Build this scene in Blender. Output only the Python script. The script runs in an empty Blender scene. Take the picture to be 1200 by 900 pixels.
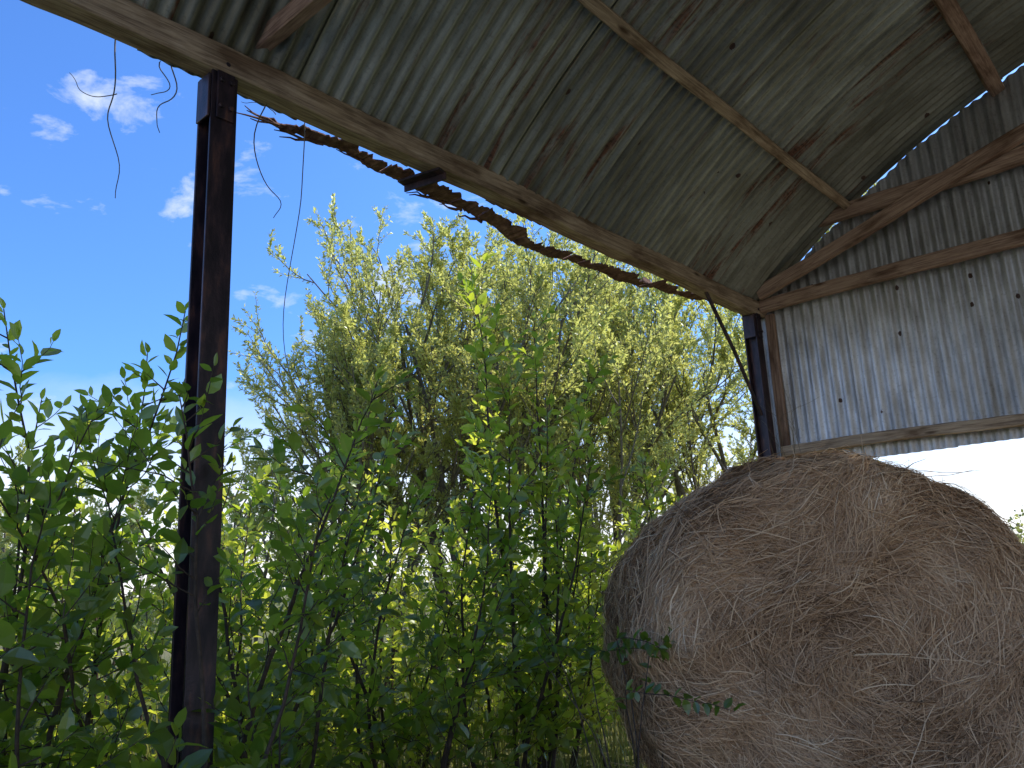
import bpy, math, numpy as np
from mathutils import Vector, Matrix
rng=np.random.default_rng(7)
scene=bpy.context.scene
GZ=-1.2            # ground level (camera height 1.2 m is z=0)
XL=-2.664; XC=1.37; XR=2*XC-XL; Y1=1.362; Y2=5.937; YS=-.55
# ------------------------------------------------------------------ helpers
def nrm(v):
    v=np.asarray(v,float); return v/np.maximum(np.linalg.norm(v,axis=-1,keepdims=True),1e-9)
class MB:
    def __init__(s): s.v=[];s.c=[];s.f=[];s.n=0
    def add(s,v,faces,mat=0,col=None):
        v=np.asarray(v,float).reshape(-1,3); faces=np.asarray(faces,int)
        s.v.append(v)
        if col is None: col=np.zeros((len(v),3))
        col=np.asarray(col,float)
        if col.ndim==1: col=np.tile(col,(len(v),1))
        s.c.append(col); s.f.append((faces+s.n,mat)); s.n+=len(v)
    def build(s,name,mats,smooth=False,parent=None,uv=None):
        V=np.concatenate(s.v); C=np.concatenate(s.c)
        loops=[];starts=[];mi=[];o=0
        for f,m in s.f:
            k=f.shape[1]; loops.append(f.ravel()); starts.append(o+np.arange(len(f))*k); o+=f.size
            mi.append(np.full(len(f),m))
        loops=np.concatenate(loops).astype(np.int32);starts=np.concatenate(starts).astype(np.int32);mi=np.concatenate(mi).astype(np.int32)
        me=bpy.data.meshes.new(name); me.vertices.add(len(V)); me.vertices.foreach_set('co',V.astype(np.float32).ravel())
        me.loops.add(len(loops)); me.loops.foreach_set('vertex_index',loops)
        me.polygons.add(len(starts)); me.polygons.foreach_set('loop_start',starts)
        me.update(calc_edges=True)
        me.polygons.foreach_set('material_index',mi)
        me.polygons.foreach_set('use_smooth',np.full(len(starts),smooth))
        a=me.attributes.new('col','FLOAT_COLOR','POINT')
        a.data.foreach_set('color',np.c_[C,np.ones(len(C))].astype(np.float32).ravel())
        for m in mats: me.materials.append(m)
        me.validate(); 
        ob=bpy.data.objects.new(name,me); scene.collection.objects.link(ob)
        if parent: ob.parent=parent
        return ob
def empty(name):
    e=bpy.data.objects.new(name,None); scene.collection.objects.link(e); return e
def tube(mb,pts,rad,k=5,mat=0,col=None):
    pts=np.asarray(pts,float); n=len(pts); rad=np.broadcast_to(rad,(n,))
    t=nrm(np.gradient(pts,axis=0)); ref=np.array([.31,.17,.93]) if abs(t[0][2])<.8 else np.array([.93,.2,.1])
    a=nrm(np.cross(t,ref)); b=np.cross(t,a)
    ang=np.arange(k)*2*np.pi/k
    ring=pts[:,None]+rad[:,None,None]*(np.cos(ang)[None,:,None]*a[:,None]+np.sin(ang)[None,:,None]*b[:,None])
    i=np.arange(n-1)[:,None]*k; j=np.arange(k)[None]; j2=(j+1)%k
    f=np.stack([i+j,i+j2,i+k+j2,i+k+j],-1).reshape(-1,4)
    mb.add(ring.reshape(-1,3),f,mat,col)
# ------------------------------------------------------------------ materials
def newmat(name):
    m=bpy.data.materials.new(name); m.use_nodes=True; nt=m.node_tree; nt.nodes.clear()
    out=nt.nodes.new('ShaderNodeOutputMaterial'); return m,nt,out
def N(nt,t,**kw):
    n=nt.nodes.new('ShaderNode'+t)
    for k,v in kw.items():
        if k.startswith('i_'): n.inputs[k[2:].replace('_',' ')].default_value=v
        else: setattr(n,k,v)
    return n
def ramp(nt,stops,fac):
    r=nt.nodes.new('ShaderNodeValToRGB'); e=r.color_ramp.elements
    while len(e)<len(stops): e.new(.5)
    for el,(p,c) in zip(e,stops): el.position=p; el.color=(*c,1) if len(c)==3 else c
    nt.links.new(fac,r.inputs[0]); return r.outputs[0]
def mix(nt,fac,a,b,mode='MIX'):
    m=nt.nodes.new('ShaderNodeMix'); m.data_type='RGBA'; m.blend_type=mode
    for s,v in ((0,fac),(6,a),(7,b)):
        if hasattr(v,'is_linked'): nt.links.new(v,m.inputs[s])
        else: m.inputs[s].default_value=v if s==0 else (*v,1)
    return m.outputs[2]
def mapping(nt,src,scale,loc=(0,0,0)):
    m=nt.nodes.new('ShaderNodeMapping'); m.inputs['Scale'].default_value=scale; m.inputs['Location'].default_value=loc
    nt.links.new(src,m.inputs[0]); return m.outputs[0]
def noise(nt,vec,scale,detail=6,rough=.6,dist=0):
    n=nt.nodes.new('ShaderNodeTexNoise'); n.inputs['Scale'].default_value=scale; n.inputs['Detail'].default_value=detail
    n.inputs['Roughness'].default_value=rough; n.inputs['Distortion'].default_value=dist
    nt.links.new(vec,n.inputs['Vector']); return n.outputs['Fac']
def mth(nt,op,a,b=0.,c=0.):
    n=N(nt,'Math',operation=op)
    for i,v in enumerate((a,b,c)):
        if hasattr(v,'is_linked'): nt.links.new(v,n.inputs[i])
        else: n.inputs[i].default_value=v
    return n.outputs[0]
def attr(nt):
    a=N(nt,'Attribute',attribute_name='col'); s=N(nt,'SeparateColor'); nt.links.new(a.outputs['Color'],s.inputs[0]); return s.outputs
def bump(nt,h,st,dist=.01):
    b=N(nt,'Bump'); b.inputs['Strength'].default_value=st; b.inputs['Distance'].default_value=dist
    nt.links.new(h,b.inputs['Height']); return b.outputs[0]
def princ(nt,out,col,rough=.7,metal=0,normal=None,spec=.5):
    p=N(nt,'BsdfPrincipled')
    for nm,v in (('Base Color',col),('Roughness',rough),('Metallic',metal),('Specular IOR Level',spec)):
        if hasattr(v,'is_linked'): nt.links.new(v,p.inputs[nm])
        else: p.inputs[nm].default_value=(*v,1) if isinstance(v,tuple) else v
    if normal: nt.links.new(normal,p.inputs['Normal'])
    nt.links.new(p.outputs[0],out.inputs[0]); return p
def leafmat(name,dark,light,trans1,trans2,gl=.08,tf=.5,rough=.35):
    m,nt,out=newmat(name); a=attr(nt)
    col=mix(nt,a[0],dark,light); tc=mix(nt,a[0],trans1,trans2)
    col=mix(nt,a[1],col,(.16,.11,.03)); 
    d=N(nt,'BsdfDiffuse'); t=N(nt,'BsdfTranslucent'); g=N(nt,'BsdfGlossy'); g.inputs['Roughness'].default_value=rough; g.inputs['Color'].default_value=(.95,1,.9,1)
    nt.links.new(col,d.inputs[0]); nt.links.new(tc,t.inputs[0])
    m1=N(nt,'MixShader'); m1.inputs[0].default_value=tf; nt.links.new(d.outputs[0],m1.inputs[1]); nt.links.new(t.outputs[0],m1.inputs[2])
    m2=N(nt,'MixShader'); m2.inputs[0].default_value=gl; nt.links.new(m1.outputs[0],m2.inputs[1]); nt.links.new(g.outputs[0],m2.inputs[2])
    nt.links.new(m2.outputs[0],out.inputs[0]); return m
M_leaf=leafmat('shrub_leaf',(.055,.10,.02),(.15,.21,.035),(.26,.44,.025),(.76,.85,.06),.07,.6)
M_leaf_sunlit=leafmat('sunlit_tint_shrub_leaf',(.12,.17,.03),(.20,.23,.04),(.60,.72,.05),(.93,.91,.10),.06,.64)  # brighter, yellower copy of the shrub leaf, sunlight put into its colour
M_wil=leafmat('willow_leaf',(.17,.19,.06),(.26,.26,.07),(.76,.80,.18),(.92,.88,.26),.05,.58)
M_far=leafmat('hedge_leaf',(.05,.08,.03),(.11,.13,.04),(.3,.36,.08),(.5,.48,.12),.03)
M_grass=leafmat('grass_blade',(.08,.11,.03),(.24,.22,.09),(.3,.36,.06),(.6,.52,.16),.03)
def mk_bark(name,c1,c2):
    m,nt,out=newmat(name); tc=N(nt,'TexCoord'); n=noise(nt,tc.outputs['Object'],30,4)
    c=ramp(nt,[(.35,c1),(.7,c2)],n); princ(nt,out,c,.8,normal=bump(nt,n,.5)); return m
M_bark=mk_bark('twig_bark',(.035,.025,.018),(.11,.07,.045))
M_wbark=mk_bark('willow_bark',(.09,.07,.04),(.22,.18,.11))
def mk_wood(name,c1,c2,c3):
    m,nt,out=newmat(name); tc=N(nt,'TexCoord'); o=tc.outputs['Object']
    g=noise(nt,mapping(nt,o,(1.2,28,28)),3,8,.65,.6)
    b=noise(nt,mapping(nt,o,(1,3,3)),2.5,5,.6)
    c=ramp(nt,[(.3,c1),(.52,c2),(.72,c3)],g)
    dk=ramp(nt,[(.36,(.4,.34,.3)),(.56,(1,1,1))],b)
    c=mix(nt,1.,c,dk,'MULTIPLY')
    v=N(nt,'TexVoronoi'); v.inputs['Scale'].default_value=1; nt.links.new(mapping(nt,o,(2.2,9,9)),v.inputs['Vector'])
    kn=ramp(nt,[(.05,(.25,.2,.16)),(.14,(1,1,1))],v.outputs['Distance'])
    c=mix(nt,1.,c,kn,'MULTIPLY')
    princ(nt,out,c,.85,normal=bump(nt,g,.6,.006),spec=.2); return m
M_wood=mk_wood('weathered_timber',(.16,.11,.075),(.40,.30,.20),(.58,.46,.33))
M_wood2=mk_wood('red_brown_timber',(.15,.09,.065),(.38,.255,.185),(.54,.40,.29))
def mk_sheet(name,c_dark,c_mid,c_light,rustbias,broadc=(.5,.45,.38)):
    m,nt,out=newmat(name); uv=N(nt,'UVMap'); a=attr(nt); u=uv.outputs[0]
    cmb=N(nt,'CombineXYZ'); nt.links.new(a[0],cmb.inputs[2])
    vm=N(nt,'VectorMath',operation='MULTIPLY_ADD'); nt.links.new(cmb.outputs[0],vm.inputs[0]); vm.inputs[1].default_value=(0,0,7); nt.links.new(u,vm.inputs[2])
    st=noise(nt,mapping(nt,vm.outputs[0],(10,1.4,3)),1.6,8,.7,.3)
    s2=noise(nt,mapping(nt,vm.outputs[0],(13,1.1,3),(5,3,1)),1.2,6,.7,.5)
    bl=noise(nt,mapping(nt,vm.outputs[0],(1,.6,3)),1.6,6,.65)
    fine=noise(nt,mapping(nt,vm.outputs[0],(1,1,1)),60,4,.6)
    c=ramp(nt,[(.28,c_dark),(.5,c_mid),(.75,c_light)],st)
    tint=ramp(nt,[(0,(.58,.57,.54)),(.5,(.85,.86,.85)),(1,(1.15,1.15,1.12))],a[0]); c=mix(nt,1.,c,tint,'MULTIPLY')
    broad=ramp(nt,[(.36,broadc),(.6,(1,1,1))],bl); c=mix(nt,1.,c,broad,'MULTIPLY')
    rr=mth(nt,'MULTIPLY_ADD',a[1],.30,s2); rr=mth(nt,'MULTIPLY_ADD',bl,.12,rr)
    rf=ramp(nt,[(rustbias,(0,0,0)),(rustbias+.10,(1,1,1))],rr)
    rust=ramp(nt,[(.35,(.06,.028,.018)),(.65,(.20,.09,.05))],fine)
    c=mix(nt,rf,c,rust)
    v=N(nt,'TexVoronoi'); v.inputs['Scale'].default_value=1; nt.links.new(mapping(nt,vm.outputs[0],(6.5,4.2,1)),v.inputs['Vector'])
    spt=mth(nt,'MULTIPLY',mth(nt,'LESS_THAN',mth(nt,'MULTIPLY_ADD',fine,.07,v.outputs['Distance']),.115),mth(nt,'GREATER_THAN',v.outputs['Color'],.45))
    c=mix(nt,spt,c,(.06,.03,.02))
    sp=ramp(nt,[(.25,(.5,.48,.45)),(.45,(1,1,1))],fine); c=mix(nt,.7,c,sp,'MULTIPLY')
    ro=ramp(nt,[(0,(.42,.42,.42)),(1,(.85,.85,.85))],rf)
    me=ramp(nt,[(0,(.45,.45,.45)),(1,(.0,.0,.0))],rf)
    princ(nt,out,c,ro,me,normal=bump(nt,fine,.25,.004)); return m
M_roof=mk_sheet('weathered_galvanised_roof',(.17,.17,.135),(.34,.35,.295),(.53,.55,.48),.70,(.6,.57,.5))
M_wall=mk_sheet('galvanised_wall',(.32,.31,.31),(.58,.58,.60),(.80,.81,.84),.78,(.65,.62,.57))
m,nt,out=newmat('black_painted_steel'); tc=N(nt,'TexCoord')
n1=noise(nt,mapping(nt,tc.outputs['Object'],(4,4,1)),6,7,.65); n2=noise(nt,tc.outputs['Object'],90,3)
c=ramp(nt,[(.40,(.018,.013,.02)),(.54,(.045,.028,.036)),(.68,(.13,.062,.05))],n1)
princ(nt,out,c,.42,.2,normal=bump(nt,n2,.35,.003)); M_steel=m
m,nt,out=newmat('rusty_iron'); tc=N(nt,'TexCoord'); n1=noise(nt,tc.outputs['Object'],22,7,.7)
princ(nt,out,ramp(nt,[(.3,(.06,.032,.025)),(.55,(.20,.11,.075)),(.75,(.38,.25,.17))],n1),.9,normal=bump(nt,n1,.8,.01),spec=.1); M_rust=m
m,nt,out=newmat('hay_core'); tc=N(nt,'TexCoord'); n1=noise(nt,mapping(nt,tc.outputs['Object'],(1,1,1)),26,7,.75,1.5)
princ(nt,out,ramp(nt,[(.35,(.07,.036,.018)),(.65,(.30,.175,.09))],n1),.95,normal=bump(nt,n1,1,.03),spec=.1); M_haycore=m  # core kept dark, painting the shade in gaps between strands
m,nt,out=newmat('hay_strand'); a=attr(nt)
c=ramp(nt,[(0,(.15,.08,.036)),(.35,(.55,.335,.175)),(.7,(.78,.53,.30)),(1,(.92,.72,.46))],a[0]); princ(nt,out,c,.65,spec=.2); M_hay=m
m,nt,out=newmat('rough_ground'); tc=N(nt,'TexCoord'); g=tc.outputs['Object']
n1=noise(nt,g,.35,6); n2=noise(nt,g,9,8,.7)
c=mix(nt,n2,ramp(nt,[(.35,(.10,.13,.04)),(.6,(.24,.22,.10)),(.75,(.32,.27,.16))],n1),(.18,.16,.08))
princ(nt,out,c,.95,normal=bump(nt,n2,1,.05),spec=.1); M_ground=m
m,nt,out=newmat('barn_floor_straw'); tc=N(nt,'TexCoord'); g=tc.outputs['Object']
n2=noise(nt,g,25,8,.75,1); princ(nt,out,ramp(nt,[(.3,(.22,.17,.11)),(.7,(.58,.47,.33))],n2),.95,normal=bump(nt,n2,1,.04),spec=.1); M_floor=m
m,nt,out=newmat('pale_bounce_sheet'); tc=N(nt,'TexCoord'); g=tc.outputs['Object']
n2=noise(nt,g,14,8,.75,1); princ(nt,out,ramp(nt,[(.3,(.40,.32,.22)),(.7,(.66,.56,.43))],n2),.95,normal=bump(nt,n2,1,.04),spec=.1); M_bounce=m  # pale material of the added bounce ground
# ------------------------------------------------------------------ ground
def sheet_grid(name,xs,ys,z,mat,amp):
    mb=MB(); X,Y=np.meshgrid(xs,ys)
    Z=z+amp*(np.sin(X*.7+1)*np.cos(Y*.9)+.5*np.sin(X*1.9)*np.sin(Y*2.3+1)) 
    nx,ny=len(xs),len(ys); i=np.arange(ny-1)[:,None]*nx+np.arange(nx-1)[None]
    f=np.stack([i,i+1,i+nx+1,i+nx],-1).reshape(-1,4)
    mb.add(np.stack([X,Y,Z],-1),f); return mb.build(name,[mat],True)
t=np.linspace(-1,1,121); gs=np.sign(t)*np.abs(t)**3*900
sheet_grid('ground',gs,gs,GZ,M_ground,.0)
sheet_grid('bounce_sheet',np.linspace(-6,16,40),np.linspace(-26,-.9,40),GZ+.03,M_bounce,.01)  # unseen pale ground behind the camera, added to bounce light into the barn
sheet_grid('barn_floor',np.linspace(XL-.2,XR+.2,60),np.linspace(-.88,6.3,60),GZ+.03,M_floor,.01)
# ------------------------------------------------------------------ barn
barn=empty('hay_barn')
def timber(name,p0,p1,w,h,mat,rough=.004,twist=0,upv=(0,0,1)):
    p0=Vector(p0);p1=Vector(p1); L=(p1-p0).length; x=(p1-p0).normalized(); z=Vector(upv); y=z.cross(x).normalized(); z=x.cross(y)
    n=max(6,int(L/.12)); b=min(w,h)*.08
    cs=[(-w/2+b,-h/2),(0,-h/2),(w/2-b,-h/2),(w/2,-h/2+b),(w/2,0),(w/2,h/2-b),(w/2-b,h/2),(0,h/2),(-w/2+b,h/2),(-w/2,h/2-b),(-w/2,0),(-w/2,-h/2+b)]
    cs=np.array(cs); k=len(cs); X=np.linspace(0,L,n); ph=rng.uniform(0,6,6)
    V=np.zeros((n,k,3)); V[:,:,0]=X[:,None]; V[:,:,1]=cs[None,:,0]; V[:,:,2]=cs[None,:,1]
    V[:,:,1]+=(rough*1.5*np.sin(X*1.3+ph[0])+rough*np.sin(X*4+ph[1]))[:,None]+rng.normal(0,rough*.35,(n,k))
    V[:,:,2]+=(rough*1.5*np.sin(X*1.1+ph[2])+rough*np.sin(X*3.3+ph[3]))[:,None]+rng.normal(0,rough*.35,(n,k))
    mb=MB(); i=np.arange(n-1)[:,None]*k; j=np.arange(k)[None]; j2=(j+1)%k
    f=np.stack([i+j,i+j2,i+k+j2,i+k+j],-1).reshape(-1,4)
    mb.add(V,f); mb.f.append((np.arange(k)[None,::-1],0)); mb.f.append((np.arange(k)[None]+(n-1)*k,0))
    ob=mb.build(name,[mat],False,barn)
    M=Matrix.Identity(4)
    for r_ in range(3): M[r_][0]=x[r_];M[r_][1]=y[r_];M[r_][2]=z[r_];M[r_][3]=p0[r_]
    ob.matrix_world=M; return ob
RR=6.0; ZC=-2.44
def arc(x,off=0): return ZC+math.sqrt((RR+off)**2-(x-XC)**2)
TH=math.asin((XC-XL+.055)/RR)
def add_uv(ob,uvs):
    me=ob.data; l=me.uv_layers.new(name='UVMap'); vi=np.zeros(len(me.loops),np.int32); me.loops.foreach_get('vertex_index',vi)
    l.data.foreach_set('uv',uvs[vi].astype(np.float32).ravel())
# roof sheets
P=.0762; mb=MB(); UV=[]
courses=[(-TH,-.36),(-.385,-.02),(-.045,.345),(.325,TH)]
yend=Y2+.085
ns=int((yend-YS)/(8*P))+1
for ci,(a0,a1) in enumerate(courses):
    for si in range(ns):
        y1=yend-si*8*P; y0=y1-8.9*P
        na=14; ny=int(8.9*8)+1
        A=np.linspace(a0+rng.normal(0,.0025),a1+rng.normal(0,.003),na); Yv=np.linspace(y0,y1,ny)
        AA,YY=np.meshgrid(A,Yv,indexing='ij')
        r=RR+.0135*np.sin((YY-yend)/P*2*np.pi)+.004*(si%2)+.007*(ci%2)+rng.normal(0,.002)+.003*np.sin(AA*9+si)
        V=np.stack([XC+r*np.sin(AA),YY,ZC+r*np.cos(AA)],-1)
        i=np.arange(na-1)[:,None]*ny+np.arange(ny-1)[None]; f=np.stack([i,i+1,i+ny+1,i+ny],-1).reshape(-1,4)
        tint=rng.uniform(.15,.85); rust=rng.uniform(0,.25)
        if ci==0 and rng.random()<.3: rust=.35
        edge=np.clip(1-np.minimum(YY-y0,y1-YY)/.03,0,1)*rng.choice([0,.4,.9],p=[.4,.35,.25])+np.clip(1-np.minimum(AA-a0,a1-AA)/.02,0,1)*.3
        col=np.stack([np.full(AA.shape,tint),rust+edge,np.zeros(AA.shape)],-1).reshape(-1,3)
        mb.add(V,f,0,col); UV.append(np.stack([YY,AA*RR],-1).reshape(-1,2))
ob=mb.build('roof_sheets',[M_roof],True,barn); add_uv(ob,np.concatenate(UV))
# gable wall sheets
mb=MB(); UV=[]; yw=Y2+.065; W8=8*P
nx=int((XR-XL+.1)/W8)+1
for si in range(nx):
    x0=XL-.02+si*W8; x1=min(x0+8.9*P,XR+.03)
    npx=int((x1-x0)/P*8)+1
    if npx<6: continue
    X=np.linspace(x0,x1,npx); bot=.715+rng.normal(0,.012)
    ztop=np.array([arc(min(max(x,XC-4.1),XC+4.1)) for x in X])-.013-.008*np.abs(np.sin(X*2.3))+.006*np.sin(X*17)
    tint=rng.uniform(.45,.9)
    for k in (0,1):
        nz=10; T=np.linspace(0,1,nz)[:,None]; XX=np.broadcast_to(X[None],(nz,npx))
        if k==0: ZZ=bot+(np.minimum(1.99,ztop)[None,:]-bot)*T
        else:
            lo=np.minimum(1.96,ztop-.02)[None,:]; ZZ=lo+(ztop[None,:]-lo)*T
        YY=yw+.0115*np.sin((XX-XL)/P*2*np.pi)+.004*(si%2)+.008*k
        V=np.stack([XX,YY,ZZ],-1); ny=npx
        i=np.arange(nz-1)[:,None]*ny+np.arange(ny-1)[None]; f=np.stack([i,i+1,i+ny+1,i+ny],-1).reshape(-1,4)
        rust=rng.uniform(0,.25)
        edge=np.clip(1-np.minimum(XX-x0,x1-XX)/.03,0,1)*rng.choice([0,.3,.7],p=[.6,.2,.2])
        col=np.stack([np.full(XX.shape,tint*(1 if k==0 else .65)),rust+edge,np.zeros(XX.shape)],-1).reshape(-1,3)
        mb.add(V,f,0,col); UV.append(np.stack([XX,ZZ],-1).reshape(-1,2))
ob=mb.build('gable_wall_sheets',[M_wall],True,barn); add_uv(ob,np.concatenate(UV))
# steel posts (I section)
def ipost(name,x,y,z0,z1,fw=.105,d=.105,t=.011):
    mb=MB()
    def box(ax,bx,ay,by,az=z0,bz=z1):
        v=[(ax,ay,az),(bx,ay,az),(bx,by,az),(ax,by,az),(ax,ay,bz),(bx,ay,bz),(bx,by,bz),(ax,by,bz)]
        mb.add(v,[[0,3,2,1],[4,5,6,7],[0,1,5,4],[1,2,6,5],[2,3,7,6],[3,0,4,7]])
    box(x-d/2,x-d/2+t,y-fw/2,y+fw/2); box(x+d/2-t,x+d/2,y-fw/2,y+fw/2); box(x-d/2+t,x+d/2-t,y-.005,y+.005)
    box(x+d/2+.001,x+d/2+.011,y-fw*.33,y+fw*.33,z1-.20,z1+.07)
    box(x-.04,x+.05,y-fw/2-.012,y-fw/2-.002,z1-.2,z1-.02)
    for bz in (z1-.15,z1-.04,z1+.03):
        a=np.arange(6)*np.pi/3; r=.011
        for yy in ((y,) if bz>z1 else (y-.02,y+.02)):
            v=np.concatenate([np.c_[np.full(6,x+d/2+.011),yy+r*np.cos(a),bz+r*np.sin(a)],np.c_[np.full(6,x+d/2+.022),yy+r*np.cos(a),bz+r*np.sin(a)]])
            f=[[k,(k+1)%6,(k+1)%6+6,k+6] for k in range(6)]; mb.add(v,f); mb.f.append((np.array([[6,7,8,9,10,11]])+mb.n-12,0))
    ob=mb.build(name,[M_steel],False,barn)
    bv=ob.modifiers.new('b','BEVEL'); bv.width=.0025; bv.segments=2
    return ob
for k,(x,y) in enumerate([(XL,Y1),(XL,Y2-.09),(XR,Y1),(XR,Y2-.09)]): ipost(f'post_{k+1}',x,y,GZ-.2,1.93)
timber('eave_beam',(XL+.01,YS+.05,1.988),(XL+.01,Y2+.05,1.988),.105,.115,M_wood,.005)
timber('far_eave_beam',(XR-.01,YS+.05,1.988),(XR-.01,Y2+.05,1.988),.105,.115,M_wood,.005)
timber('tie_beam',(XL+.07,Y2-.04,1.985),(XR-.07,Y2-.04,1.985),.06,.10,M_wood2,.005)
timber('tie_beam_near',(XL+.03,Y1+.13,2.12),(XR-.06,Y1+.13,2.12),.055,.08,M_wood2)
timber('collar_beam',(-2.2,Y2-.045,2.53),(XC*2+2.2,Y2-.045,2.58),.055,.115,M_wood2,.006)
timber('strut_left',(XL+.1,Y2-.115,2.06),(-.62,Y2-.115,2.66),.05,.10,M_wood2,.005)
timber('strut_right',(XR-.1,Y2-.115,2.06),(XC*2+.62,Y2-.115,2.66),.05,.10,M_wood2,.005)
timber('wall_rail',(XL+.09,Y2-.0,.835),(XR-.09,Y2-.0,.835),.07,.075,M_wood,.007)
for k,xp in enumerate([-1.84,-.78,.3,2.44,3.52,4.58]):
    w=.065 if k in(0,5) else .09; zz=arc(xp)-.018-w*.55
    sl=(XC-xp)/RR
    timber('purlin_%d'%(k+1),(xp,YS+.05,zz),(xp,Y2+.02,zz),w,w*.95,M_wood if k in (0,5) else M_wood2,.003,upv=(-sl,0,math.sqrt(1-sl*sl)))
timber('corner_board',(XL+.095,Y2+.030,.70),(XL+.095,Y2+.030,1.93),.04,.07,M_wood2,.003,upv=(1,0,0))
mb=MB(); tube(mb,[(XL+.03,5.08,1.94),(XL+.02,5.45,1.56),(XL+.01,Y2-.13,1.12)],.014,6); mb.build('brace_rod',[M_steel],True,barn)
mb=MB()
def boxm(mb,c,s,R=None):
    v=np.array([[i,j,k] for k in(-.5,.5) for j in(-.5,.5) for i in(-.5,.5)])*np.array(s)
    if R is not None: v=v@R.T
    mb.add(v+np.array(c),[[0,2,3,1],[4,5,7,6],[0,1,5,4],[1,3,7,5],[3,2,6,7],[2,0,4,6]])
Rz=lambda a:np.array([[math.cos(a),-math.sin(a),0],[math.sin(a),math.cos(a),0],[0,0,1]])
boxm(mb,(XL-.02,2.42,1.905),(.24,.05,.012),Rz(.25)); boxm(mb,(XL-.02,2.445,1.885),(.24,.008,.04),Rz(.25))
mb.build('eave_bracket',[M_steel],False,barn)
# torn rusty gutter strip hanging outside the eave
cy=np.array([1.72,1.85,2.1,2.48,2.9,3.24,3.8,4.45,5.0,5.4,5.95]); cz=np.array([1.945,1.955,1.955,1.94,1.90,1.86,1.86,1.89,1.95,1.99,2.03])
yy=np.linspace(1.72,5.95,300); zz=np.interp(yy,cy,cz)+.01*np.sin(yy*7)+.006*np.sin(yy*19)+rng.normal(0,.003,300)
x0=XL-.155+.012*np.sin(yy*5)
def jag(a,w=9):
    q_=np.convolve(rng.normal(0,1,len(yy)+40),np.ones(w)/np.sqrt(w),'same')[20:-20]; return a*np.abs(q_)
w1=.05+jag(.022)+jag(.012,3); w2=.06+jag(.026)+jag(.012,3)
w2*=np.clip((yy-1.7)*3,.15,1); w1*=np.clip((yy-1.7)*3,.15,1)
top=np.c_[x0-.02-w1*.5,yy,zz+w1]; mid=np.c_[x0,yy,zz]; low=np.c_[x0+w2,yy,zz+.004+.012*np.sin(yy*11)]
V=np.stack([top,mid,low],1).reshape(-1,3); i=np.arange(len(yy)-1)[:,None]*3+np.arange(2)[None]; f=np.stack([i,i+1,i+4,i+3],-1).reshape(-1,4)
keep=rng.random(len(f))>.05
mb=MB(); mb.add(V,f[keep])
ob=mb.build('torn_gutter',[M_rust],False,barn); so=ob.modifiers.new('s','SOLIDIFY'); so.thickness=.008
mb=MB()
for k in range(14):
    a=rng.uniform(1.8,3.0) if k>5 else rng.uniform(1.76,1.95); L=rng.uniform(.1,.26); z_=np.interp(a,cy,cz)
    s_=np.linspace(0,1,6)[:,None]; p=np.array([XL-.155,a,z_])*(1-s_)+np.array([XL-.17,a-L,z_+rng.uniform(-.05,.04)])*s_; p+=rng.normal(0,.006,p.shape); tube(mb,p,np.linspace(.010,.002,6),4)
mb.build('gutter_splinters',[M_rust],False,barn)
# ------------------------------------------------------------------ hanging dead creepers
mb=MB()
def creeper(pts,r=.0025):
    pts=np.array(pts,float); n=24; t=np.linspace(0,len(pts)-1,n); p=np.c_[[np.interp(t,np.arange(len(pts)),pts[:,k]) for k in range(3)]].T
    p[1:-1]+=rng.normal(0,.006,(n-2,3))
    for _ in range(4): p[1:-1]=(p[:-2]+p[1:-1]*2+p[2:])/4
    tube(mb,p,np.linspace(r,r*.5,n),5)
x=XL-.075
creeper([(x,1.00,1.98),(x-.02,1.02,1.78),(x,.99,1.66),(x,1.05,1.5),(x,1.04,1.35)],.003)
creeper([(x,1.02,1.75),(x-.05,.93,1.72),(x,.86,1.76)],.002)
creeper([(x,1.2,2.0),(x,1.24,1.85),(x,1.16,1.75),(x,1.18,1.66)],.003)
creeper([(x+.05,1.3,2.1),(x,1.15,1.95),(x,1.22,1.86),(x,1.14,1.8)],.003)
creeper([(x+.1,1.62,2.05),(x,1.54,1.8),(x,1.60,1.62),(x,1.7,1.55),(x,1.66,1.47)],.003)
creeper([(x,1.8,2.0),(x,1.8,1.6),(x,1.74,1.3),(x-.03,1.72,.95),(x,1.8,.7)],.0025)
creeper([(x,1.66,1.94),(x,1.6,1.97),(x,1.5,1.93)],.002)
for k in range(10):
    yb=Y2-.25+rng.normal(0,.05); xb=XL+.15+rng.uniform(0,.2); zb=rng.uniform(.5,.8)
    creeper([(xb,yb,zb),(xb+rng.normal(0,.06),yb,zb+.3),(xb+rng.normal(0,.12),yb,zb+rng.uniform(.35,.6))],.0018)
mb.build('dead_creeper',[M_wbark],True)
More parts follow.
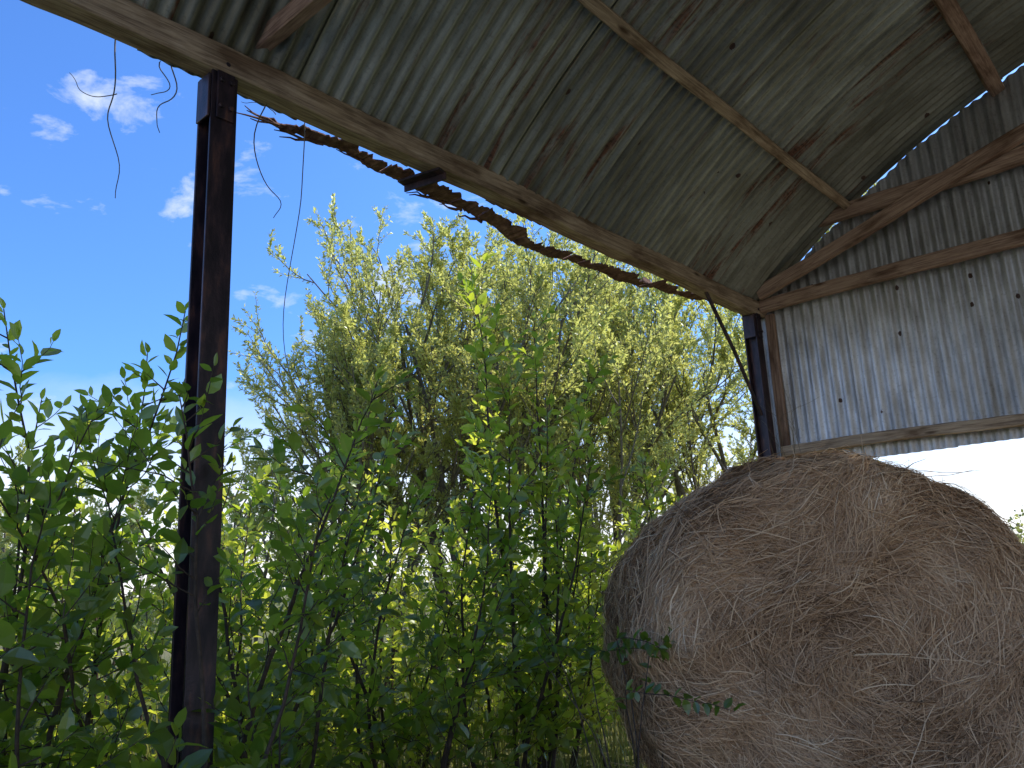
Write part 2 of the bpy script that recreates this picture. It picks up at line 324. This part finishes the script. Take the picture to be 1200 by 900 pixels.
# ------------------------------------------------------------------ hay bale
R0,L0,rc=.80,1.30,.26
fc=np.array([-1.17,3.22,GZ+.84]); back=nrm([-.66,.75,0]); C0=fc+back*L0/2
ax=-back; sx=nrm(np.cross(ax,[0,0,1])); up=np.array([0,0,1.])
def lump(q):
    x,y,z=q[:,0],q[:,1],q[:,2]
    return .030*np.sin(x*5+1)*np.sin(y*6+2)*np.cos(z*4)+.022*np.sin(x*11+y*7+1.3*np.sin(y*4))*np.sin(z*11+y*9)+.011*np.sin(x*27+2*np.sin(y*6))*np.sin(y*29+z*23)+.014*np.sin(z*14+.6*np.sin(y*5))
def surf(q):
    rho=np.hypot(q[:,0],q[:,1]); h=q[:,2]; e=q[:,:2]/np.maximum(rho,1e-6)[:,None]
    crho=np.minimum(rho,R0-rc); ch=np.clip(h,-L0/2+rc,L0/2-rc)
    d=np.stack([rho-crho,h-ch],1); dn=d/np.maximum(np.linalg.norm(d,axis=1),1e-6)[:,None]
    n=np.c_[e*dn[:,:1],dn[:,1]]; s=np.c_[e*(crho+rc*dn[:,0])[:,None],ch+rc*dn[:,1]]
    s[:,2]+=np.sign(h)*.07*np.cos(np.clip(rho/R0,0,1)*np.pi/2)*(np.abs(dn[:,1])>.5)
    s=s+n*lump(s)[:,None]
    s[:,0]*=1.07+.05*np.clip(-s[:,1],0,1); s[:,1]*=np.where(s[:,1]<0,.97,1.0)
    return s,n
def toW(q): return C0+q[:,0:1]*sx+q[:,1:2]*up+q[:,2:3]*ax
bale=empty('hay_bale')
nu,nv=200,120
tt=np.linspace(0,1,nv)
tot=2*R0+L0; s_=tt*tot
rho=np.where(s_<R0,s_,np.where(s_<R0+L0,R0,tot-s_)); h=np.where(s_<R0,L0/2,np.where(s_<R0+L0,L0/2-(s_-R0),-L0/2))
ph=np.arange(nu)*2*np.pi/nu
q=np.stack([np.maximum(rho,.001)[:,None]*np.cos(ph),np.maximum(rho,.001)[:,None]*np.sin(ph),np.broadcast_to(h[:,None],(nv,nu))],-1).reshape(-1,3)
sp,nn=surf(q); mb=MB(); i=np.arange(nv-1)[:,None]*nu; j=np.arange(nu)[None]; j2=(j+1)%nu
mb.add(toW(sp-nn*.012),np.stack([i+j,i+j2,i+nu+j2,i+nu+j],-1).reshape(-1,4)); mb.build('core',[M_haycore],True,bale)
ns=110000
u=rng.random(ns); face=u<.54
ph=rng.uniform(0,2*np.pi,ns); rr=np.sqrt(rng.random(ns))*R0
backf=(u>.97)
q=np.zeros((ns,3)); q[:,0]=np.cos(ph)*np.where(face|backf,rr,R0); q[:,1]=np.sin(ph)*np.where(face|backf,rr,R0)
q[:,2]=np.where(face,L0/2,np.where(backf,-L0/2,rng.uniform(-L0/2,L0/2,ns)))
tphi=np.stack([-np.sin(ph),np.cos(ph),0*ph],1)
s0,n0=surf(q); b0=np.cross(n0,tphi)
cl=.9*np.sin(q[:,0]*4.3+2)*np.cos(q[:,1]*5.1)+.7*np.sin(q[:,2]*9+ph*3)+.5*np.sin(q[:,0]*11+q[:,1]*9)
al=np.where(face,rng.normal(0,.5,ns)+cl*.7,rng.normal(0,.32,ns)+.3*cl); wild=rng.random(ns)<.22; al=np.where(wild,rng.uniform(-1.6,1.6,ns),al)
dr=np.cos(al)[:,None]*tphi+np.sin(al)[:,None]*b0; perp=np.cross(n0,dr)
ln=rng.uniform(.04,.19,ns)+.14*(rng.random(ns)<.2); bend=rng.normal(0,.07,ns)*ln; lift=rng.gamma(1.4,.005,ns)-.008
loose=rng.random(ns)<.012
K=5; T=np.linspace(-.5,.5,K); pts=[];nns=[]
for t_ in T:
    p=s0+dr*(ln*t_)[:,None]+perp*(bend*(4*t_*t_-.5))[:,None]
    sp,nn=surf(p); lf=lift+.006*np.cos(t_*6)+np.where(loose,(t_+.5)**1.5*ln*.4,0)
    pts.append(toW(sp+nn*lf[:,None])); nns.append(nn@np.stack([sx,up,ax]))
pts=np.stack(pts,1); nns=np.stack(nns,1)
tg=nrm(np.gradient(pts,axis=1)); wd=nrm(np.cross(tg,nns)); rl=rng.uniform(-.9,.9,ns)[:,None,None]
wd=nrm(wd*np.cos(rl)+nns*np.sin(rl)); wdt=rng.uniform(.0006,.0020,ns)[:,None,None]*np.array([.7,1,1,1,.6])[None,:,None]
V=np.stack([pts-wd*wdt,pts+wd*wdt],2).reshape(-1,3)
base=(np.arange(ns)*K*2)[:,None]+(np.arange(K-1)*2)[None]; f=np.stack([base,base+1,base+3,base+2],-1).reshape(-1,4)
clump_shade=.5+.3*np.sin(s0[:,0]*6+s0[:,1]*3)*np.sin(s0[:,1]*7+s0[:,2]*5)+.2*np.sin(s0[:,0]*17)*np.sin(s0[:,1]*15+s0[:,2]*13)  # broad shading of the clumps, put into the strand colour
sh=np.clip(rng.beta(1.4,2.5,ns)*.8+.45*(clump_shade-.38)+lift*8,0,1)
col=np.repeat(np.stack([sh,0*sh,0*sh],1),K*2,axis=0)
mb=MB(); mb.add(V,f,0,col); mb.build('hay_strands',[M_hay],False,bale)
# ------------------------------------------------------------------ leaves / branches
def leaves(mb,P,D,Nn,L,W,fine,mat,col):
    D=nrm(D); S=nrm(np.cross(D,Nn)); Nn=np.cross(S,D); n=len(P); L=L[:,None];W=W[:,None]
    if fine:
        cu=rng.uniform(-.05,.45,n)[:,None]; fo=rng.uniform(.05,.40,n)[:,None]
        tpl=[(0,0),(.38,0),(.72,0),(1,0),(.15,.30),(.42,.5),(.74,.36),(.15,-.30),(.42,-.5),(.74,-.36)]
        V=np.stack([P+D*L*u_+S*W*v_+Nn*(L*(-cu*u_*u_)+W*fo*abs(v_)) for u_,v_ in tpl],1)
        o=np.arange(n)[:,None]*10
        tri=np.concatenate([o+np.array([[a,b,c]]) for a,b,c in ((2,3,6),(2,9,3))]); 
        qd=np.concatenate([o+np.array([[a,b,c,d]]) for a,b,c,d in ((0,1,5,4),(1,2,6,5),(0,7,8,1),(1,8,9,2))])
        mb.add(V.reshape(-1,3),tri,mat,np.repeat(col,10,0)); off=mb.n-10*n; mb.f.append((qd+off,mat))
    else:
        V=np.stack([P,P+D*L*.45+S*W*.5,P+D*L,P+D*L*.45-S*W*.5],1)
        mb.add(V.reshape(-1,3),np.arange(n*4).reshape(-1,4),mat,np.repeat(col,4,0))
def path(p,d,L,n,wob,upb):
    pts=[np.array(p,float)]; d=nrm(d)
    for k in range(n):
        d=nrm(d+rng.normal(0,wob,3)+np.array([0,0,upb])); pts.append(pts[-1]+d*L/n)
    return np.array(pts)
def rperp(d):
    v=rng.normal(0,1,3); v-=d*np.dot(v,d); return nrm(v)
def along(pts,t):
    n=len(pts)-1; x=min(max(t*n,0),n-1e-6); i=int(x); return pts[i]+(pts[i+1]-pts[i])*(x-i), nrm(pts[i+1]-pts[i])
def shrub(base,stems,leafL,dens=1.0,name='sallow_shrub',ttint=0.0,tmin=.12,lm=None,wob=.085):
    mb=MB(); LP=[];LD=[];LN=[];LL=[]
    def twig_leaves(pts,L,ll):
        nl=max(3,int(L/(.028/dens)))
        az=rng.uniform(0,6.28)
        for k in range(nl):
            t=.12+.88*(k+.5)/nl; p,d=along(pts,t); az+=2.4
            s=nrm(np.cross(d,[0,0,1]) if abs(d[2])<.95 else rperp(d)); u=np.cross(s,d)
            o=np.cos(az)*s+np.sin(az)*u*.7
            LP.append(p+o*.003); LD.append(d*.7+o*.9+np.array([0,0,.05])+rng.normal(0,.2,3)); LN.append(np.array([0,0,.8])+d*-.2+rng.normal(0,.5,3)+u*.3)
            LL.append(ll*rng.uniform(.55,1.2)*(.65+.5*math.sin(min(t*1.1,1)*3.14*.8)))
        p,d=along(pts,1); LP.append(p);LD.append(d);LN.append(rng.normal(0,.4,3)+np.array([0,0,.6]));LL.append(ll*.7)
    for (dx,dy,lx,ly,L) in stems:
        p0=np.array([base[0]+dx,base[1]+dy,GZ-.02]); r0=.006+.0035*L
        st=path(p0,(lx,ly,1.),L,14,wob,.02); tube(mb,st,np.linspace(r0,.002,15),6,0)
        nt_=int(L*8*dens)+3
        for k in range(nt_):
            t=tmin+(.98-tmin)*(k+rng.random())/nt_; p,d=along(st,t); o=rperp(d)
            tl=rng.uniform(.16,.62)*(1.15-t*.75)*min(1,.5+L/3); tw=path(p,d*.6+o*.9+np.array([0,0,.12]),tl,6,.13,.05)
            tube(mb,tw,np.linspace(.0028,.001,7),4,0); twig_leaves(tw,tl,leafL)
            if tl>.3 and rng.random()<.7:
                p2,d2=along(tw,.4); tw2=path(p2,d2*.7+rperp(d2)*.7,tl*.6,4,.12,.05); tube(mb,tw2,np.linspace(.002,.001,5),4,0); twig_leaves(tw2,tl*.6,leafL)
        p,d=along(st,.8); twig_leaves(st[-5:],L*.28,leafL*.9)
    LP=np.array(LP);LD=np.array(LD);LN=np.array(LN);LL=np.array(LL); n=len(LP)
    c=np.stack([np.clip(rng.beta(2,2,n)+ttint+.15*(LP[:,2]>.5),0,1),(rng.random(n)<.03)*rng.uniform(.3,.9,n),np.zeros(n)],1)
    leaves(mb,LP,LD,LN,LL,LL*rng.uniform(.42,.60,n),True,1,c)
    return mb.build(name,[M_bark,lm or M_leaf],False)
def rs(n,rad,Lmin,Lmax,lean=.25):
    o=[]
    for k in range(n):
        a=rng.uniform(0,6.28); r=rad*math.sqrt(rng.random()); o.append((r*math.cos(a),r*math.sin(a),lean*math.cos(a)+rng.normal(0,.1),lean*math.sin(a)+rng.normal(0,.1),rng.uniform(Lmin,Lmax)))
    return o
# near row growing just outside the open side
shrub((-3.15,.35),[(0,0,0,0,2.05),(.05,.1,.0,.08,2.0)]+rs(6,.3,1.5,2.05),.072)
shrub((-3.00,.85),[(0,0,0,.04,2.2),(.05,.1,-.02,.10,2.3),(0,.2,0,.06,2.15)]+rs(6,.28,1.4,2.1),.074,wob=.06)
shrub((-2.47,1.26),[(0,0,.0,.0,1.75),(.0,.05,.03,.05,1.85),(.0,.02,-.04,-.03,1.6)],.07,.7,tmin=.62)
shrub((-2.42,1.50),[(0,0,.02,-.08,.9),(.0,.03,.05,.08,.75),(.04,0,-.1,-.02,1.0),(.02,-.2,.05,-.1,.85)],.085,.9)
shrub((-3.10,1.55),rs(6,.25,1.4,2.1,.25),.072)
shrub((-3.35,2.2),rs(5,.3,1.4,2.3),.07)
shrub((-3.1,2.75),rs(5,.25,1.1,2.2),.075)
shrub((-3.12,3.50),[(0,0,.01,.02,3.05),(.05,.05,-.02,.07,2.75),(-.05,.1,.03,.14,2.6),(.0,.15,.1,.05,2.2),(.1,-.2,.05,-.12,2.3)],.085,.9,wob=.035)
shrub((-3.2,3.45),rs(4,.25,1.2,2.0),.075)
shrub((-3.5,3.9),[(0,0,.0,.1,2.6)]+rs(5,.3,1.1,2.1),.072,lm=M_leaf_sunlit)
shrub((-3.2,4.7),rs(8,.35,1.2,2.0,.3),.07)
shrub((-3.5,5.6),rs(8,.4,1.3,2.1,.3),.07,lm=M_leaf_sunlit)
# second row
for (x,y,a,b) in [(-4.4,.3,1.4,2.1),(-4.3,1.3,1.5,2.1),(-4.6,2.4,1.5,2.3),(-4.3,3.5,1.1,2.4),(-4.8,4.9,1.3,2.4),(-4.6,6.2,1.4,2.4),(-5.8,1.2,1.5,2.2),(-6.0,2.8,1.4,2.2),(-4.0,2.9,.7,1.4)]:
    shrub((x,y),rs(8,.5,a,b,.28),.068,.9,ttint=.1,lm=M_leaf_sunlit,tmin=.04)
# ------------------------------------------------------------------ willow trees
def tree(base,H,spread,nst,leafL,nl,name,lt=0.,kids=(6,6,5),r0=.05,sparse=1.):
    mb=MB(); tw=[]
    def br(p,d,L,r,lv):
        n=(8,6,5,4)[lv]; pts=path(p,d,L,n,(.06,.09,.12,.12)[lv],(.035,.08,.10,.09)[lv])
        tube(mb,pts,np.linspace(r,max(r*.3,.0015),n+1),(7,5,4,3)[lv],0)
        if lv==3: tw.append(pts); return
        if lv==2: tw.append(pts)
        for k in range(kids[lv]):
            t=(.3 if lv==0 else .2)+(.7 if lv==0 else .8)*(k+rng.random())/kids[lv]; q,dd=along(pts,t)
            br(q,dd*.8+rperp(dd)*rng.uniform(.4,.8),L*rng.uniform(.38,.6)*(1.15-.5*t),r*(.55-.2*t),lv+1)
    for s in range(nst):
        a=2*np.pi*(s+rng.random()*.7)/nst; ln=spread*rng.uniform(.3,1)
        br(np.array([base[0]+.15*math.cos(a),base[1]+.15*math.sin(a),GZ]),(ln*math.cos(a),ln*math.sin(a),1),H*rng.uniform(.72,1.0),r0*rng.uniform(.7,1.1),0)
    LP=[];LD=[]
    for pts in tw:
        m=len(pts)-1; k=max(2,int(nl*sparse*rng.uniform(.4,1.4))); t=rng.random(k)*m*.999; i=t.astype(int); fr=(t-i)[:,None]
        p=pts[i]*(1-fr)+pts[i+1]*fr; d=nrm(pts[i+1]-pts[i]); o=rng.normal(0,1,(k,3)); LP.append(p+nrm(o)*.006); LD.append(d*.8+nrm(o)*.8)
    LP=np.concatenate(LP);LD=np.concatenate(LD); n=len(LP); LL=leafL*rng.uniform(.6,1.2,n)
    cl=.5+.5*np.sin(LP[:,0]*2.1+1)*np.sin(LP[:,1]*1.9)*np.sin(LP[:,2]*2.3)
    c=np.stack([np.clip(.5*rng.random(n)+.5*cl+lt,0,1),(rng.random(n)<.05)*rng.uniform(.3,1,n),np.zeros(n)],1)
    leaves(mb,LP,LD,rng.normal(0,1,(n,3))+np.array([0,0,.5]),LL,LL*rng.uniform(.34,.46,n),False,1,c)
    print(name,n,len(tw))
    return mb.build(name,[M_wbark,M_wil],False)
tree((-6.3,6.3),4.4,.24,7,.05,44,'willow_tree')
tree((-7.0,5.5),3.9,.14,7,.05,42,'willow_tree')
tree((-6.0,8.2),4.9,.36,8,.052,44,'willow_tree')
tree((-8.0,8.2),5.2,.20,6,.055,40,'willow_tree')
tree((-4.9,9.4),4.6,.45,8,.052,44,'willow_tree')
tree((-7.6,11.0),5.6,.36,6,.06,30,'willow_tree')
tree((-5.2,7.2),3.4,.4,6,.05,34,'willow_tree',.1,(5,5,4),.03)
tree((-7.2,4.4),2.5,.3,6,.05,32,'willow_tree',.1,(5,5,4),.03)
tree((-8.5,2.8),2.1,.4,6,.05,32,'willow_tree',.0,(5,5,4),.03)
tree((-9.5,.8),2.2,.4,6,.05,32,'willow_tree',.0,(5,5,4),.03)
# ------------------------------------------------------------------ distant hedge, grass
mb=MB(); n=60000
a=rng.uniform(math.radians(-100),math.radians(40),n); rr=34+6*np.sin(a*7)+rng.normal(0,1.5,n)
hh=(2.4+.9*np.sin(a*23)+.7*np.sin(a*51+1)+.5*np.sin(a*97)); hh=np.where(a>-.35,hh*.5+1.2*np.exp(-((a+.16)/.04)**2),hh)
z=GZ+hh*rng.random(n)**.8*rng.uniform(.7,1.1,n)
P_=np.stack([rr*np.sin(a),rr*np.cos(a),z],1); LL=rng.uniform(.10,.2,n)
cc=np.stack([np.clip(.3+.4*z/2+.4*rng.random(n),0,1),0*z,0*z],1)
leaves(mb,P_,rng.normal(0,1,(n,3)),rng.normal(0,1,(n,3)),LL,LL*.6,False,0,cc); mb.build('hedgerow',[M_far])
mb=MB(); n=26000
X=rng.uniform(-11,-2.75,n); Y=rng.uniform(-1,12,n); n2=6000
X[:n2]=rng.uniform(-3,6,n2); Y[:n2]=rng.uniform(6.3,14,n2)
ln=rng.uniform(.2,.7,n); a=rng.uniform(0,6.28,n); lean=rng.uniform(.1,.5,n)
p0=np.stack([X,Y,np.full(n,GZ-.02)],1); dd=np.stack([np.cos(a)*lean,np.sin(a)*lean,np.ones(n)],1); s_=np.stack([-np.sin(a),np.cos(a),0*a],1)*.004
p1=p0+dd*(ln*.55)[:,None]; p2=p0+dd*ln[:,None]+np.stack([np.cos(a),np.sin(a),-.6+0*a],1)*(ln*lean*.5)[:,None]
V=np.stack([p0-s_,p0+s_,p1+s_*.8,p1-s_*.8,p2],1).reshape(-1,3); o=np.arange(n)[:,None]*5
cc=np.repeat(np.stack([rng.random(n),0*a,0*a],1),5,0); mb.add(V,o+np.array([[0,1,2,3]]),0,cc); mb.f.append((o+np.array([[3,2,4]]),0)); mb.build('grass',[M_grass])
# bramble sprig in front of the bale edge
mb=MB(); LP=[];LD=[];LN=[]
for k in range(7):
    st=path((-1.84+rng.normal(0,.06),2.62+rng.normal(0,.06),GZ),(rng.normal(.02,.05),rng.normal(.03,.05),1),rng.uniform(.9,1.1),9,.08,-.02)
    arch=path(st[-1],(rng.uniform(-.4,1),rng.uniform(-.3,.3),.1),rng.uniform(.15,.35),5,.15,-.12); st=np.concatenate([st,arch[1:]]); tube(mb,st,np.linspace(.004,.001,len(st)),4,0)
    for t in np.linspace(.58,1,14):
        p,d=along(st,t)
        for _ in range(2): LP.append(p);LD.append(rperp(d)+d*.4);LN.append(rng.normal(0,.4,3)+np.array([0,0,1]))
n=len(LP); LL=rng.uniform(.03,.055,n); leaves(mb,np.array(LP),np.array(LD),np.array(LN),LL,LL*.62,True,1,np.stack([rng.random(n)*.3,np.zeros(n),np.zeros(n)],1)); mb.build('bramble',[M_bark,M_leaf])
# ------------------------------------------------------------------ light and sky
SAZ=math.radians(23); SEL=math.radians(46)
w=bpy.data.worlds.new('World'); scene.world=w; w.use_nodes=True; nt=w.node_tree; nt.nodes.clear()
out=nt.nodes.new('ShaderNodeOutputWorld'); bg=N(nt,'Background'); bg.inputs[1].default_value=.15
sky=N(nt,'TexSky',sky_type='NISHITA'); sky.sun_disc=False; sky.sun_elevation=SEL; sky.sun_rotation=SAZ; sky.air_density=1.0; sky.dust_density=1.2; sky.ozone_density=2.5
tc=N(nt,'TexCoord')
g=mapping(nt,tc.outputs['Generated'],(1,1,2.2),(.3,.1,0))
n1=noise(nt,g,10.5,8,.6,.3); n2=noise(nt,g,2.9,3,.5)
cf=ramp(nt,[(.85,(0,0,0)),(1.02,(.7,.7,.7))],mth(nt,'MULTIPLY_ADD',n2,.5,n1))
c=mix(nt,1.,sky.outputs[0],(.74,1.25,2.0),'MULTIPLY')
sep=N(nt,'SeparateXYZ'); nt.links.new(tc.outputs['Generated'],sep.inputs[0])
hz=ramp(nt,[(.03,(.95,.95,.95)),(.13,(.72,.72,.72)),(.27,(0,0,0))],mth(nt,'MULTIPLY_ADD',n1,.06,sep.outputs[2]))
c=mix(nt,hz,c,(9.6,9.4,9.1))
c=mix(nt,cf,c,(6.5,7,7.6)); nt.links.new(c,bg.inputs[0]); nt.links.new(bg.outputs[0],out.inputs[0])
sl=bpy.data.lights.new('sun','SUN'); sl.energy=5; sl.angle=math.radians(.5); sl.color=(1,.94,.82)
so=bpy.data.objects.new('sun',sl); scene.collection.objects.link(so)
sd=Vector((math.sin(SAZ)*math.cos(SEL),math.cos(SAZ)*math.cos(SEL),math.sin(SEL))); so.rotation_euler=sd.to_track_quat('Z','Y').to_euler()
# ------------------------------------------------------------------ camera
h,p,r=.7283,.2336,-.0466
fw=Vector((-math.sin(h)*math.cos(p),math.cos(h)*math.cos(p),math.sin(p))); rt0=Vector((math.cos(h),math.sin(h),0)); up0=rt0.cross(fw)
rt=rt0*math.cos(r)+up0*math.sin(r); upc=-rt0*math.sin(r)+up0*math.cos(r)
cam=bpy.data.cameras.new('camera'); co=bpy.data.objects.new('camera',cam); scene.collection.objects.link(co)
M=Matrix.Identity(4)
for k in range(3): M[k][0]=rt[k];M[k][1]=upc[k];M[k][2]=-fw[k]
co.matrix_world=M; cam.sensor_width=36; cam.lens=36*954.8/1200; cam.clip_end=3000; cam.clip_start=.02
scene.camera=co
scene.view_settings.view_transform='Standard'; scene.view_settings.look='None'; scene.view_settings.exposure=0
